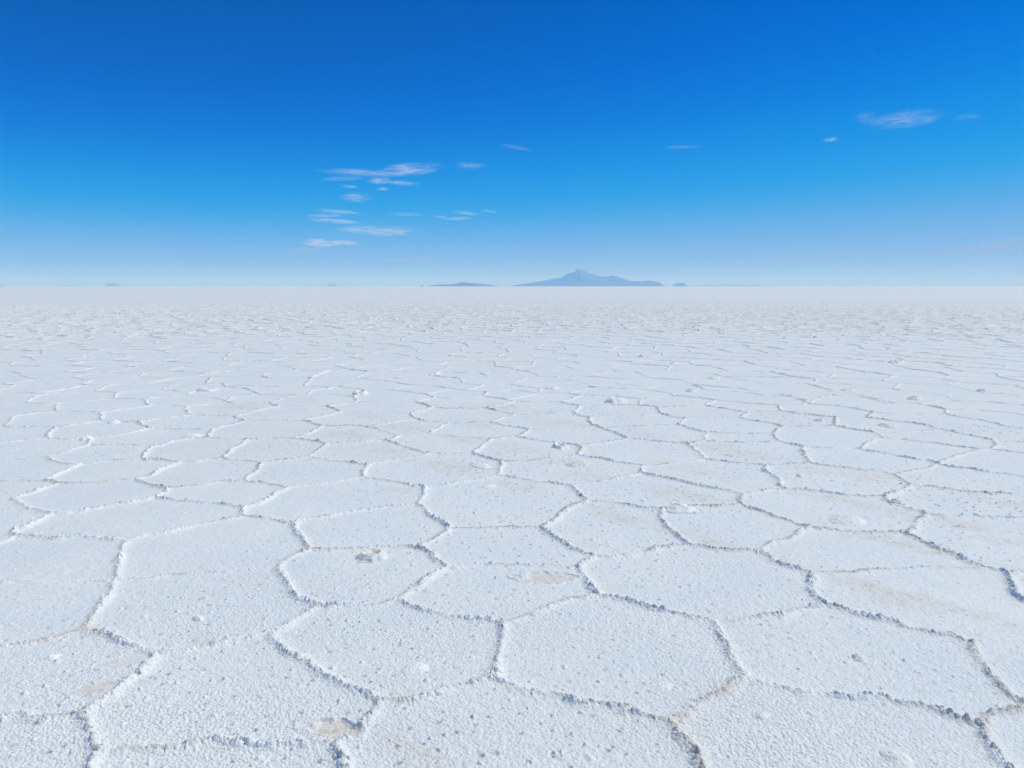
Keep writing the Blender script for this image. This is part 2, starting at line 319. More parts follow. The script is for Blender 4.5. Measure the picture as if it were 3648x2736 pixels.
# ------------------------------------------------------------------ the polygon network (surveyed near the camera, grown beyond)
# each line: ridge prominence, then its course over the ground in metres (x to the right, y away from the camera)
SURVEY = """1.2 -2.415,4.481 -2.365,4.296 -2.260,4.076 -2.187,3.931 -2.100,3.681 -2.042,3.459 -1.998,3.287
0.7 -1.998,3.287 -2.091,3.200 -2.182,3.129 -2.274,3.101 -2.345,3.084
1.2 -1.998,3.287 -1.876,3.212 -1.780,3.170 -1.674,3.118 -1.542,3.062
0.8 -1.542,3.062 -1.495,3.067 -1.420,3.095 -1.365,3.124 -1.292,3.164 -1.154,3.224 -1.138,3.243
1.1 -1.542,3.062 -1.540,2.934 -1.552,2.835 -1.560,2.697 -1.608,2.596
1 -1.608,2.596 -1.676,2.583 -1.743,2.563 -1.775,2.555 -1.846,2.579 -1.908,2.567 -1.975,2.563
1.4 -1.608,2.596 -1.554,2.516 -1.489,2.449 -1.415,2.371
0.9 -1.415,2.371 -1.353,2.360 -1.286,2.388 -1.209,2.392 -1.127,2.413 -1.055,2.431 -0.968,2.409 -0.869,2.399 -0.792,2.406 -0.665,2.406 -0.607,2.399
1.1 -1.415,2.371 -1.406,2.323 -1.401,2.285 -1.376,2.197
0.45 -2.862,3.811 -2.761,3.811 -2.661,3.853 -2.503,3.827 -2.374,3.862 -2.193,3.879 -2.162,3.879
0.6 -2.162,3.879 -2.005,3.914 -1.906,3.967 -1.784,3.976 -1.651,3.976 -1.549,4.022 -1.366,4.069 -1.345,4.078
1.2 -1.345,4.078 -1.280,3.949 -1.204,3.811 -1.120,3.650 -1.049,3.589 -0.972,3.538
0.8 -1.345,4.078 -1.326,4.193 -1.267,4.296 -1.227,4.370
0.8 -0.972,3.538 -0.910,3.516 -0.853,3.538 -0.786,3.545 -0.682,3.560 -0.574,3.619
0.9 -0.972,3.538 -1.032,3.418 -1.076,3.325 -1.138,3.243
1.3 -1.138,3.243 -1.090,3.176 -1.019,3.118 -0.960,3.050 -0.901,2.996 -0.831,2.934 -0.761,2.864 -0.700,2.820 -0.623,2.769 -0.561,2.728 -0.499,2.667
1 -0.574,3.619 -0.539,3.713 -0.493,3.819 -0.438,3.931 -0.368,4.041
1.1 -0.574,3.619 -0.521,3.538 -0.480,3.509 -0.408,3.473 -0.318,3.432 -0.206,3.384 -0.121,3.358 -0.049,3.351
1.4 -0.049,3.351 -0.042,3.249 -0.046,3.129 -0.050,3.040 -0.065,2.944 -0.078,2.835
0.9 -0.078,2.835 -0.142,2.797 -0.211,2.773 -0.269,2.755 -0.357,2.706 -0.436,2.680 -0.499,2.667
1.1 -0.499,2.667 -0.512,2.596 -0.534,2.540 -0.561,2.471 -0.596,2.427 -0.607,2.399
1.4 -0.607,2.399 -0.596,2.350 -0.580,2.310 -0.550,2.221
1.2 -0.078,2.835 -0.012,2.815 0.057,2.760 0.140,2.719 0.212,2.697 0.257,2.662 0.319,2.654 0.379,2.637 0.476,2.596 0.566,2.552
1.4 0.566,2.552 0.587,2.501 0.589,2.449 0.605,2.385 0.625,2.323 0.628,2.285 0.641,2.209
1 0.566,2.552 0.645,2.596 0.694,2.645 0.760,2.697 0.799,2.733 0.869,2.787 0.909,2.820 0.965,2.854
1.4 0.965,2.854 0.950,2.924 0.954,3.007 0.965,3.118 0.961,3.224 0.965,3.378
1.1 0.965,3.378 0.874,3.411 0.779,3.473 0.710,3.502 0.673,3.538 0.601,3.597 0.526,3.650 0.445,3.673
1.4 0.445,3.673 0.432,3.794 0.403,3.914 0.397,4.069
1 0.397,4.069 0.426,4.153 0.478,4.258
0.7 0.445,3.673 0.376,3.635 0.312,3.635 0.250,3.574 0.152,3.502 0.077,3.432 -0.032,3.364 -0.049,3.351
0.6 0.965,3.378 1.060,3.364 1.140,3.391 1.238,3.432 1.306,3.439 1.367,3.473 1.452,3.516 1.573,3.552
1 0.965,2.854 0.997,2.811 1.033,2.797 1.044,2.806 1.071,2.783 1.131,2.755 1.175,2.741 1.246,2.724 1.336,2.706 1.382,2.710 1.446,2.693 1.494,2.654 1.526,2.633 1.578,2.625 1.614,2.604 1.646,2.571 1.682,2.540 1.716,2.505
1.4 1.573,3.552 1.562,3.619 1.607,3.761 1.634,3.879 1.655,3.967
1.1 1.655,3.967 1.624,4.013 1.577,4.078 1.532,4.153 1.498,4.302
1.1 1.573,3.552 1.638,3.516 1.690,3.452 1.726,3.425 1.787,3.378 1.842,3.345 1.874,3.293 1.915,3.261 1.952,3.224 2.006,3.218 2.045,3.188 2.058,3.135
1.4 2.058,3.135 2.023,3.062 2.013,2.975 2.005,2.913 1.980,2.835 1.956,2.760 1.956,2.680 1.973,2.662 2.017,2.596
1.3 1.716,2.505 1.712,2.464 1.689,2.442 1.679,2.399 1.673,2.350 1.651,2.310 1.652,2.285 1.630,2.209
0.7 1.716,2.505 1.773,2.563 1.852,2.588 1.938,2.612 2.017,2.596
0.4 1.655,3.967 1.818,3.974 1.948,3.983 2.066,4.011 2.264,4.038 2.409,4.057 2.721,4.067
1.4 2.571,4.646 2.589,4.516 2.617,4.425 2.639,4.317 2.657,4.234 2.677,4.134 2.721,4.067 2.780,3.983
1.4 2.780,3.983 2.712,3.860 2.689,3.776 2.653,3.729 2.613,3.650 2.619,3.604 2.655,3.502
0.5 2.780,3.983 2.883,3.992 3.072,4.020
1 -2.415,4.481 -2.553,4.504 -2.630,4.516 -2.774,4.574 -2.888,4.551 -3.014,4.562 -3.181,4.598
1 -3.181,4.598 -3.198,4.516 -3.245,4.403
1.2 -3.181,4.598 -3.249,4.646 -3.278,4.708 -3.246,4.758 -3.263,4.916 -3.252,5.079
1.2 -3.252,5.079 -3.381,5.143 -3.490,5.188 -3.597,5.296 -3.755,5.424 -3.806,5.457
0.4 -3.806,5.457 -3.873,5.431 -3.997,5.408
1 -3.806,5.457 -3.784,5.524 -3.745,5.628 -3.741,5.810 -3.717,5.885
1 -3.717,5.885 -3.814,5.944 -3.867,5.971
1.1 -3.867,5.971 -3.884,6.125 -3.911,6.384 -3.905,6.545
0.4 -3.867,5.971 -4.038,5.971 -4.238,5.963 -4.387,5.955
0.6 -3.717,5.885 -3.606,5.885 -3.444,5.905 -3.308,5.955 -3.136,6.003
1.2 -3.136,6.003 -2.986,5.885 -2.840,5.772 -2.735,5.717
1.2 -3.136,6.003 -3.082,6.125 -3.077,6.339 -3.038,6.545 -3.025,6.592
1.1 -2.735,5.717 -2.700,5.558 -2.694,5.464
0.9 -2.694,5.464 -2.772,5.391 -2.862,5.296 -2.957,5.234 -3.059,5.158 -3.150,5.085 -3.252,5.079
1 -2.694,5.464 -2.583,5.408 -2.468,5.359 -2.327,5.334 -2.167,5.280 -2.037,5.249 -1.943,5.203
1.3 -1.943,5.203 -1.891,5.070 -1.862,5.013
1 -1.943,5.203 -1.880,5.296 -1.864,5.391 -1.833,5.558 -1.796,5.754
1 -1.862,5.013 -1.943,4.930 -2.045,4.863 -2.133,4.771 -2.223,4.696 -2.339,4.598 -2.415,4.481
1 -1.862,5.013 -1.760,4.971 -1.708,4.944 -1.685,4.958 -1.612,4.916 -1.486,4.836
0.7 -2.735,5.717 -2.611,5.772 -2.484,5.828 -2.370,5.924 -2.210,5.963
1.1 -2.210,5.963 -2.230,6.167 -2.251,6.384 -2.271,6.592
1 -2.210,5.963 -2.091,5.885 -1.992,5.866 -1.899,5.828 -1.796,5.754
0.8 -2.271,6.592 -2.365,6.616 -2.507,6.665 -2.580,6.675 -2.704,6.789
0.7 -2.704,6.789 -2.791,6.714 -2.892,6.626 -3.025,6.592
1 -3.025,6.592 -3.109,6.626 -3.260,6.704 -3.363,6.704 -3.456,6.764
0.6 -3.456,6.764 -3.594,6.704 -3.701,6.689 -3.776,6.616 -3.905,6.545
1 -3.905,6.545 -3.995,6.545 -4.114,6.592 -4.233,6.675 -4.372,6.815
0.5 -4.372,6.815 -4.523,6.714 -4.703,6.641 -4.840,6.592
1.1 -4.372,6.815 -4.339,6.945 -4.307,7.135 -4.282,7.306 -4.312,7.424
1.2 -3.456,6.764 -3.541,6.971 -3.615,7.248 -3.569,7.335
0.6 -3.569,7.335 -3.796,7.335 -4.019,7.353 -4.201,7.317 -4.312,7.424
1.2 -4.312,7.424 -4.429,7.609 -4.478,7.673
1 -3.569,7.335 -3.500,7.516 -3.374,7.673 -3.190,7.673
0.9 -3.190,7.673 -3.033,7.641 -2.821,7.597 -2.749,7.578
1.1 -2.749,7.578 -2.754,7.306 -2.735,7.025 -2.704,6.789
1.2 -3.190,7.673 -3.284,7.870 -3.369,8.150
0.7 -3.369,8.150 -3.543,8.164 -3.804,8.186 -4.052,8.208
1.1 -4.052,8.208 -4.185,7.973 -4.316,7.738 -4.478,7.673
1 -3.369,8.150 -3.301,8.334 -3.180,8.680
0.6 -2.749,7.578 -2.617,7.609 -2.641,7.609 -2.534,7.641 -2.278,7.650
0.8 -4.478,7.673 -4.630,7.597 -4.899,7.673
0.7 -4.899,7.673 -5.087,7.578 -5.241,7.424 -5.368,7.335
1.2 -4.899,7.673 -5.050,7.939 -5.223,8.297
0.9 -5.223,8.297 -5.092,8.383 -4.994,8.566 -4.892,8.680
0.8 -5.223,8.297 -5.428,8.277 -5.693,8.277 -5.841,8.348
1.1 -5.841,8.348 -5.928,8.566 -6.135,8.956
0.7 -5.841,8.348 -6.001,8.242
0.6 -6.135,8.956 -6.237,8.981 -6.292,8.956 -6.537,8.997
1 -6.135,8.956 -6.023,9.208 -5.848,9.356
1.2 -5.848,9.356 -6.054,9.706 -6.210,10.001
1 -6.210,10.001 -6.338,9.950 -6.529,10.001 -6.694,10.082
0.7 -6.694,10.082 -6.863,10.021 -6.974,9.950 -7.178,9.900
1.1 -6.694,10.082 -6.870,10.532 -6.930,10.761 -6.918,10.879
0.9 -6.918,10.879 -7.079,10.915 -7.232,10.963 -7.431,11.000
0.8 -7.431,11.000 -7.653,10.939 -7.872,10.879
0.8 -6.918,10.879 -6.730,11.000 -6.573,11.123 -6.377,11.185
1.2 -6.377,11.185 -6.449,11.509 -6.528,11.895
0.8 -6.377,11.185 -6.183,11.123 -5.953,11.024
1.2 -5.953,11.024 -5.679,10.444
1 -5.679,10.444 -5.823,10.313 -5.997,10.186 -6.210,10.001
0.8 -5.679,10.444 -5.489,10.400 -5.208,10.335
1.2 -5.208,10.335 -5.036,10.051 -4.826,9.783
1.1 -4.826,9.783 -4.974,9.611 -5.131,9.473 -5.230,9.295
0.8 -5.230,9.295 -5.479,9.339 -5.668,9.356 -5.848,9.356
1.2 -5.230,9.295 -5.022,8.916 -4.892,8.680
0.9 -4.892,8.680 -4.703,8.665 -4.552,8.642 -4.416,8.619
1.2 -4.416,8.619 -4.289,8.419 -4.163,8.298 -4.052,8.208
0.9 -4.416,8.619 -4.279,8.796 -4.122,8.916 -3.971,9.097
1.2 -3.971,9.097 -4.110,9.251 -4.360,9.754
0.8 -4.360,9.754 -4.592,9.783 -4.826,9.783
0.8 -4.360,9.754 -4.171,9.900 -4.004,10.082 -4.004,10.207
1 -5.208,10.335 -5.104,10.532 -4.913,10.668 -4.783,10.761
0.8 -4.783,10.761 -4.563,10.646 -4.320,10.589 -4.004,10.207
0.9 -4.004,10.207 -4.032,10.589 -3.839,10.761 -3.773,10.879
0.9 -3.971,9.097 -3.789,9.080 -3.598,9.039 -3.424,8.997
1.2 -3.424,8.997 -3.250,8.757 -3.180,8.680
1 -3.424,8.997 -3.369,9.208 -3.279,9.428 -3.114,9.754
0.9 -4.004,10.207 -3.829,10.001 -3.671,10.051 -3.579,10.082 -3.353,10.082
1 -4.783,10.761 -4.888,11.249 -4.769,11.352 -4.651,11.509 -4.538,11.644
1 -4.538,11.644 -4.710,11.995 -4.788,12.097
0.7 -4.788,12.097 -5.161,12.068 -5.474,12.038
1.1 -5.474,12.038 -5.478,11.713 -5.433,11.378
0.8 -5.433,11.378 -5.713,11.249 -5.897,11.086 -5.953,11.024
0.8 -5.433,11.378 -5.187,11.274 -4.914,11.061
0.8 -5.474,12.038 -5.806,12.215 -6.122,12.068 -6.528,11.895
0.9 -4.538,11.644 -4.192,11.509 -4.032,11.313 -3.773,10.879
0.8 -3.773,10.879 -3.685,10.784 -3.386,10.761 -3.173,10.738
1 -3.173,10.738 -3.248,10.477 -3.312,10.103 -3.353,10.082
1.2 -3.353,10.082 -3.153,9.802 -3.114,9.754
0.8 -3.114,9.754 -2.919,9.754 -2.677,9.725 -2.467,9.754
1.3 -2.467,9.754 -2.317,9.519 -2.172,9.286
1 -2.172,9.286 -2.290,9.039 -2.392,8.876 -2.497,8.695
1.2 -2.497,8.695 -2.365,8.566 -2.222,8.383 -2.169,8.362
0.7 -2.497,8.695 -2.674,8.680 -2.888,8.695 -3.180,8.680
1.1 -2.169,8.362 -2.206,7.974 -2.278,7.650
1.1 -2.278,7.650 -2.122,7.572 -1.999,7.474 -1.889,7.372
0.7 -2.169,8.362 -2.038,8.348 -1.733,8.362 -1.531,8.208 -1.324,7.910 -1.208,7.815
1.1 -1.208,7.815 -1.274,7.602 -1.330,7.572
0.6 -1.330,7.572 -1.477,7.514 -1.702,7.440 -1.889,7.372
0.6 -1.208,7.815 -1.038,7.859 -0.892,7.910
1.1 -0.744,8.566 -0.823,8.242 -0.892,7.910
0.5 -0.892,7.910 -0.587,7.734 -0.217,7.620
1.1 -0.217,7.620 -0.286,7.344 -0.366,7.052 -0.366,6.960
0.5 -2.172,9.286 -1.892,9.295 -1.590,9.268 -1.291,9.251
1.3 -1.291,9.251 -1.202,8.916 -1.158,8.796
0.7 -1.158,8.796 -1.382,8.604 -1.569,8.419 -1.650,8.348
1.1 -1.158,8.796 -0.976,8.680 -0.744,8.566
0.6 -0.744,8.566 -0.511,8.566 -0.251,8.619
1.1 -0.251,8.619 -0.138,8.456 -0.077,8.348
1.1 -0.251,8.619 -0.143,8.796 0.033,9.148
0.9 -1.291,9.251 -1.164,9.428 -1.042,9.630
1.3 -1.042,9.630 -1.152,9.851 -1.326,10.103
0.8 -1.042,9.630 -0.722,9.565 -0.492,9.565 -0.325,9.593
1.1 -0.325,9.593 -0.183,9.383 0.033,9.148
0.9 -0.325,9.593 -0.191,9.802 -0.016,10.051 0.036,10.207
0.6 -1.326,10.103 -1.652,10.123 -1.976,10.123 -2.151,10.186
1 -2.151,10.186 -2.293,9.950 -2.467,9.754
1.3 -2.151,10.186 -2.282,10.577
0.9 -2.282,10.577 -2.445,10.703 -2.621,10.796 -2.877,10.784 -3.173,10.738
1 -2.282,10.577 -2.324,10.939 -2.286,11.274
1.1 -2.286,11.274 -2.516,11.509 -2.774,11.713
1 -3.014,10.784 -3.055,11.061 -3.059,11.274 -2.885,11.443 -2.774,11.713
0.6 -1.852,11.313 -2.191,11.249 -2.286,11.274
1 -1.852,11.313 -1.631,11.098 -1.344,10.915 -1.270,10.879
1.2 -1.270,10.879 -1.110,10.510
0.8 -1.110,10.510 -1.228,10.367 -1.326,10.103
0.8 -1.270,10.879 -1.109,11.185 -0.930,11.404
0.8 -1.852,11.313 -1.747,11.644 -1.546,11.810
0.8 -2.774,11.713 -2.652,12.141 -2.499,12.444
1 -2.499,12.444 -2.182,12.444 -1.953,12.246 -1.693,11.923 -1.546,11.810
1 -1.546,11.810 -1.317,11.782 -1.116,11.644 -0.930,11.404
1 -0.930,11.404 -0.667,11.249 -0.429,11.123 -0.372,11.024
1 -0.372,11.024 -0.412,10.668
1 -0.412,10.668 -0.237,10.477 -0.016,10.260 0.036,10.207
0.6 -1.110,10.510 -0.868,10.422 -0.622,10.477 -0.412,10.668
0.9 -0.372,11.024 -0.014,11.313 0.165,11.185 0.407,10.975
1.1 0.407,10.975 0.156,10.589 -0.062,10.292
0.7 0.036,10.207 0.310,10.082 0.664,10.082
0.8 0.407,10.975 0.687,10.975 0.861,10.963 1.013,10.715
0.9 1.013,10.715 0.832,10.367 0.664,10.082
1.1 0.664,10.082 0.767,9.950 0.903,9.783
1.1 0.903,9.783 0.788,9.251
0.7 0.788,9.251 0.502,9.165 0.208,9.122 0.033,9.148
1 0.788,9.251 0.868,8.997 0.960,8.916
1.4 0.960,8.916 0.922,8.680 0.935,8.419 1.020,8.229
1.4 1.020,8.229 1.139,7.942 1.215,7.614
0.5 0.941,8.348 0.580,8.174 0.316,8.120 0.192,8.120
1.1 0.192,8.120 0.096,8.242 -0.077,8.348
1.1 0.192,8.120 0.117,7.910 0.053,7.734
0.6 0.053,7.734 -0.072,7.722 -0.120,7.662 -0.217,7.620
1.1 0.053,7.734 0.175,7.632 0.353,7.514 0.528,7.417 0.689,7.289
1.3 0.689,7.289 0.662,7.052 0.638,6.976 0.633,6.876
0.8 0.689,7.289 0.825,7.400 1.018,7.514 1.215,7.614
0.9 1.215,7.614 1.372,7.602 1.562,7.514 1.796,7.428
1.4 1.796,7.428 1.809,7.235 1.814,6.976 1.785,6.714
0.8 1.796,7.428 1.894,7.485 1.998,7.561
1.2 1.998,7.561 2.138,7.981
1.2 2.138,7.981 2.042,8.140 1.981,8.326 1.923,8.427
0.4 1.923,8.427 1.601,8.369 1.188,8.298 1.020,8.229
0.9 1.923,8.427 2.012,8.642 2.090,8.796
1.1 2.090,8.796 1.989,8.916 1.873,9.122
1.4 1.873,9.122 1.915,9.519 1.916,9.725
0.9 1.916,9.725 1.790,9.802 1.645,9.871 1.329,9.871 1.009,9.822 0.903,9.783
0.4 1.873,9.122 1.430,8.997 1.139,8.973 0.960,8.916
1 1.716,9.871 1.763,10.103 1.828,10.335
1.1 1.828,10.335 1.685,10.532 1.516,10.646 1.097,10.703 1.013,10.715
0.6 1.916,9.725 2.165,9.725 2.412,9.783 2.594,9.822
1 2.594,9.822 2.702,10.051 2.870,10.313
1.1 2.870,10.313 2.677,10.532 2.361,10.703
0.7 2.361,10.703 2.100,10.589 1.828,10.335
1.1 2.361,10.703 2.394,10.975
1.1 2.394,10.975 2.216,11.185 1.988,11.417
0.9 1.988,11.417 1.719,11.443 1.517,11.576
0.8 1.517,11.576 1.178,11.509 1.068,11.313 0.962,11.123 0.861,10.963
0.8 1.988,11.417 2.212,11.644 2.467,11.895
0.6 2.467,11.895 2.922,11.895
1.2 2.922,11.895 3.010,11.644 3.016,11.313
1 3.016,11.313 3.125,11.249 3.375,11.185 3.593,10.975 3.639,10.903
1 2.870,10.313 3.079,10.186 3.270,10.021 3.416,9.920 3.587,9.783
1.2 2.594,9.822 2.755,9.611 2.916,9.383 2.997,9.260
1.1 2.997,9.260 2.788,8.868
0.6 2.788,8.868 2.471,8.852 2.188,8.852 2.090,8.796
1 2.788,8.868 2.854,8.718 2.994,8.589 3.110,8.341
0.5 2.997,9.260 3.205,9.295 3.450,9.339
0.7 2.138,7.981 2.360,7.974 2.596,7.910 2.837,7.942
0.8 1.998,7.561 2.162,7.497 2.451,7.457 2.789,7.457
1 3.639,10.903 3.713,10.703 3.956,10.668 4.075,10.532
1.4 4.075,10.532 4.070,10.260 4.045,10.051
0.6 4.045,10.051 3.895,9.851 3.587,9.783
0.8 4.045,10.051 4.366,10.422 4.734,10.855
1.3 3.587,9.783 3.493,9.519 3.450,9.339
1 3.450,9.339 3.573,9.208 3.705,9.097 3.817,8.981 3.962,8.916
1.4 3.962,8.916 3.820,8.604 3.705,8.341
0.7 3.705,8.341 3.529,8.383 3.278,8.326 3.110,8.341
0.9 3.110,8.341 2.958,8.140 2.837,7.942
1.3 2.837,7.942 2.782,7.572 2.789,7.457
1.2 2.789,7.457 2.854,7.344 2.928,7.262
1.3 2.928,7.262 2.823,7.052 2.787,6.918 2.703,6.559
0.6 2.928,7.262 3.086,7.219 3.239,7.198 3.390,7.198 3.456,7.166
0.9 3.456,7.166 3.665,7.457 3.807,7.602 3.929,7.674
1.3 3.929,7.674 3.983,7.910 3.904,8.040 3.810,8.174 3.705,8.341
0.9 3.929,7.674 4.113,7.602 4.298,7.474 4.403,7.344 4.439,7.306 4.514,7.235 4.609,7.145 4.736,7.119
1.1 3.456,7.166 3.494,7.052 3.586,6.986 3.635,6.929 3.684,6.815 3.752,6.724 3.848,6.689 3.852,6.554
0.6 3.962,8.916 4.165,8.892 4.336,8.892
1.1 4.336,8.892 4.406,9.039 4.596,9.251
1.1 4.596,9.251 4.537,9.473 4.482,9.687 4.292,9.822 4.073,9.900 4.045,10.051
0.6 4.596,9.251 4.950,9.165 5.220,9.122 5.454,9.148
1.2 5.454,9.148 5.652,9.500
1.4 5.652,9.500 5.624,9.706 5.608,9.900 5.556,9.980
0.8 5.556,9.980 5.354,10.021 5.146,10.021 5.125,10.207
1 5.125,10.207 5.108,10.477 5.042,10.623 4.755,10.703 4.734,10.855
1 4.336,8.892 4.517,8.742 4.703,8.566 4.807,8.383 4.822,8.153
0.5 4.822,8.153 4.503,8.073 4.194,7.974 3.983,7.910
1.2 4.822,8.153 4.879,7.942 4.953,7.753 5.002,7.503
1.2 5.002,7.503 4.882,7.317 4.736,7.119
0.6 5.002,7.503 5.140,7.474 5.263,7.457 5.588,7.428
1.1 4.736,7.119 4.818,7.026 4.909,6.941 5.097,6.757
0.9 4.736,7.119 4.606,7.103 4.429,7.001 4.122,6.764 3.852,6.554
1.2 5.454,9.148 5.533,8.916 5.647,8.757 5.651,8.566 5.658,8.348 5.755,8.174 5.940,7.910
0.8 5.652,9.500 6.022,9.473 6.115,9.428 6.283,9.295 6.373,9.208 6.389,9.097 6.560,8.757
0.8 5.556,9.980 5.768,10.103 6.044,10.302
0.7 6.044,10.302 6.303,10.186 6.595,10.134
1 6.595,10.134 6.750,10.001 6.906,9.851 7.117,9.519
1.3 -1.486,4.836 -1.432,4.708 -1.350,4.562 -1.286,4.448 -1.227,4.370
0.7 -1.227,4.370 -1.163,4.360 -1.061,4.381 -0.923,4.381 -0.795,4.392 -0.643,4.403 -0.575,4.386
1.3 -0.575,4.386 -0.498,4.275 -0.435,4.163 -0.368,4.041
1 -0.575,4.386 -0.522,4.493 -0.471,4.610 -0.400,4.726
1.3 -0.400,4.726 -0.470,4.863 -0.564,5.027 -0.628,5.203 -0.692,5.280
1.2 -0.692,5.280 -0.676,5.457 -0.699,5.772
1.1 -0.699,5.772 -0.816,5.791 -0.910,5.885 -1.080,5.983 -1.204,6.035
1.2 -1.204,6.035 -1.255,6.084 -1.297,6.295 -1.292,6.521
1 -1.292,6.521 -1.419,6.569 -1.634,6.665 -1.916,6.815
1.1 -1.916,6.815 -1.905,7.135 -1.889,7.372
0.7 -1.916,6.815 -2.085,6.714 -2.271,6.592
0.7 -1.204,6.035 -1.288,6.043 -1.442,5.944 -1.604,5.855 -1.796,5.754
0.7 -1.486,4.836 -1.467,4.916 -1.331,4.985 -1.194,5.070 -1.064,5.173 -0.895,5.234 -0.692,5.280
0.9 -0.699,5.772 -0.539,5.828 -0.346,5.963 -0.194,6.043 -0.101,6.125
1.3 -0.101,6.125 -0.105,6.384 -0.092,6.641
1 -0.092,6.641 -0.276,6.815 -0.366,6.960
0.7 -0.366,6.960 -0.436,6.945 -0.779,6.918
1.1 -0.779,6.918 -0.931,7.079 -1.110,7.306 -1.330,7.572
0.8 -0.779,6.918 -0.952,6.789 -1.126,6.641 -1.292,6.521
1 -0.101,6.125 0.015,6.063 0.127,6.003 0.291,5.885 0.488,5.810
0.4 -0.092,6.641 0.131,6.665 0.285,6.739 0.633,6.876
0.45 -0.400,4.726 -0.237,4.758 -0.071,4.771 0.053,4.758 0.195,4.746
0.4 -0.368,4.041 -0.205,4.095 0.010,4.095 0.127,4.105 0.397,4.069
1.4 0.488,5.810 0.522,5.628 0.552,5.440 0.573,5.366
1 0.573,5.366 0.450,5.234 0.348,5.056 0.276,4.863 0.195,4.746
1.3 0.195,4.746 0.275,4.562 0.357,4.381 0.425,4.296 0.478,4.258
0.9 0.573,5.366 0.735,5.327 0.825,5.249 0.957,5.173 1.062,5.158
1.4 1.062,5.158 1.033,4.971 1.046,4.784 1.071,4.634 1.087,4.493 1.102,4.425
0.6 1.102,4.425 0.999,4.414 0.886,4.349 0.754,4.285 0.591,4.244 0.478,4.258
1.2 1.102,4.425 1.182,4.403 1.236,4.349 1.344,4.327 1.498,4.302
0.5 1.062,5.158 1.163,5.173 1.291,5.219 1.492,5.225 1.672,5.280
1.3 1.672,5.280 1.785,5.551
1.2 1.785,5.551 1.666,5.681 1.521,5.810 1.381,5.944 1.299,6.043 1.161,6.146 1.114,6.209
1.2 1.114,6.209 1.166,6.475
1 1.166,6.475 0.963,6.616 0.797,6.764 0.633,6.876
0.7 1.114,6.209 0.903,6.043 0.768,5.963 0.592,5.847 0.488,5.810
0.5 1.166,6.475 1.403,6.545 1.589,6.616 1.785,6.714
0.9 1.785,6.714 1.937,6.641 2.135,6.545 2.291,6.475
1.4 2.291,6.475 2.208,6.295 2.205,6.043 2.163,5.810 2.187,5.710
0.6 1.785,5.551 1.943,5.628 2.071,5.717 2.187,5.710
1.2 1.672,5.280 1.720,5.203 1.789,5.085 1.869,4.944 1.916,4.863 1.945,4.784 1.986,4.741
0.9 1.986,4.741 1.872,4.658 1.770,4.539 1.643,4.470 1.521,4.338 1.498,4.302
0.9 1.986,4.741 2.120,4.708 2.248,4.683 2.389,4.671 2.571,4.646
1 2.571,4.646 2.672,4.758 2.823,4.944 2.920,5.056
1.3 2.920,5.056 2.924,5.143 2.865,5.219 2.833,5.296 2.824,5.408 2.854,5.504
0.9 2.854,5.504 2.722,5.507 2.602,5.558 2.407,5.646 2.187,5.710
1.1 2.854,5.504 2.976,5.593 3.119,5.717 3.227,5.847
1.3 3.227,5.847 3.238,6.003 3.248,6.167 3.227,6.252
0.9 3.227,6.252 3.097,6.295 2.970,6.375 2.838,6.452 2.703,6.559
0.5 2.703,6.559 2.475,6.521 2.291,6.475
0.7 3.227,5.847 3.366,5.754 3.542,5.681 3.682,5.593 3.852,5.558 3.925,5.507 4.092,5.424
0.6 2.920,5.056 3.058,5.022 3.253,5.013 3.383,4.985 3.504,4.971 3.733,4.930
0.5 3.852,6.554 3.667,6.384 3.465,6.273 3.255,6.179
1 3.852,6.554 3.902,6.429 4.043,6.317 4.105,6.260 4.205,6.167 4.307,6.063 4.455,5.924"""
FAR_EDGE = [tuple(map(float, q.split(','))) for q in """-8.780,10.820 -7.872,10.879 -7.653,10.939 -7.431,11.000 -7.232,10.963 -6.918,10.879 -6.730,11.000 -6.573,11.123 -6.377,11.185 -6.449,11.509 -6.528,11.895 -6.122,12.068 -5.806,12.215 -5.474,12.038 -5.161,12.068 -4.788,12.097 -4.538,11.644 -4.192,11.509 -3.980,11.185 -3.773,10.879 -3.386,10.761 -3.173,10.738 -3.014,10.784 -3.055,11.061 -3.059,11.274 -2.885,11.443 -2.774,11.713 -2.652,12.141 -2.499,12.444 -2.182,12.444 -1.953,12.246 -1.693,11.923 -1.546,11.810 -1.317,11.782 -1.116,11.644 -0.930,11.404 -0.667,11.249 -0.429,11.123 -0.372,11.024 -0.014,11.313 0.165,11.185 0.407,10.975 0.687,10.975 0.861,10.963 0.962,11.123 1.068,11.313 1.178,11.509 1.517,11.576 1.719,11.443 1.988,11.417 2.212,11.644 2.467,11.895 2.922,11.895 3.010,11.644 3.016,11.313 3.375,11.185 3.593,10.975 3.639,10.903 3.713,10.703 3.956,10.668 4.075,10.532 4.078,10.281 4.045,10.051 4.366,10.422 4.734,10.855 5.042,10.623 5.125,10.207 5.285,10.041 5.556,9.980 6.044,10.302 6.303,10.186 6.595,10.134 6.750,10.001 6.906,9.851 7.117,9.519""".split()]
edges = []
for ln in SURVEY.strip().splitlines():
    w, rest = ln.split(' ', 1)
    edges.append((float(w) ** .42, [tuple(map(float, q.split(','))) for q in rest.split()], True))
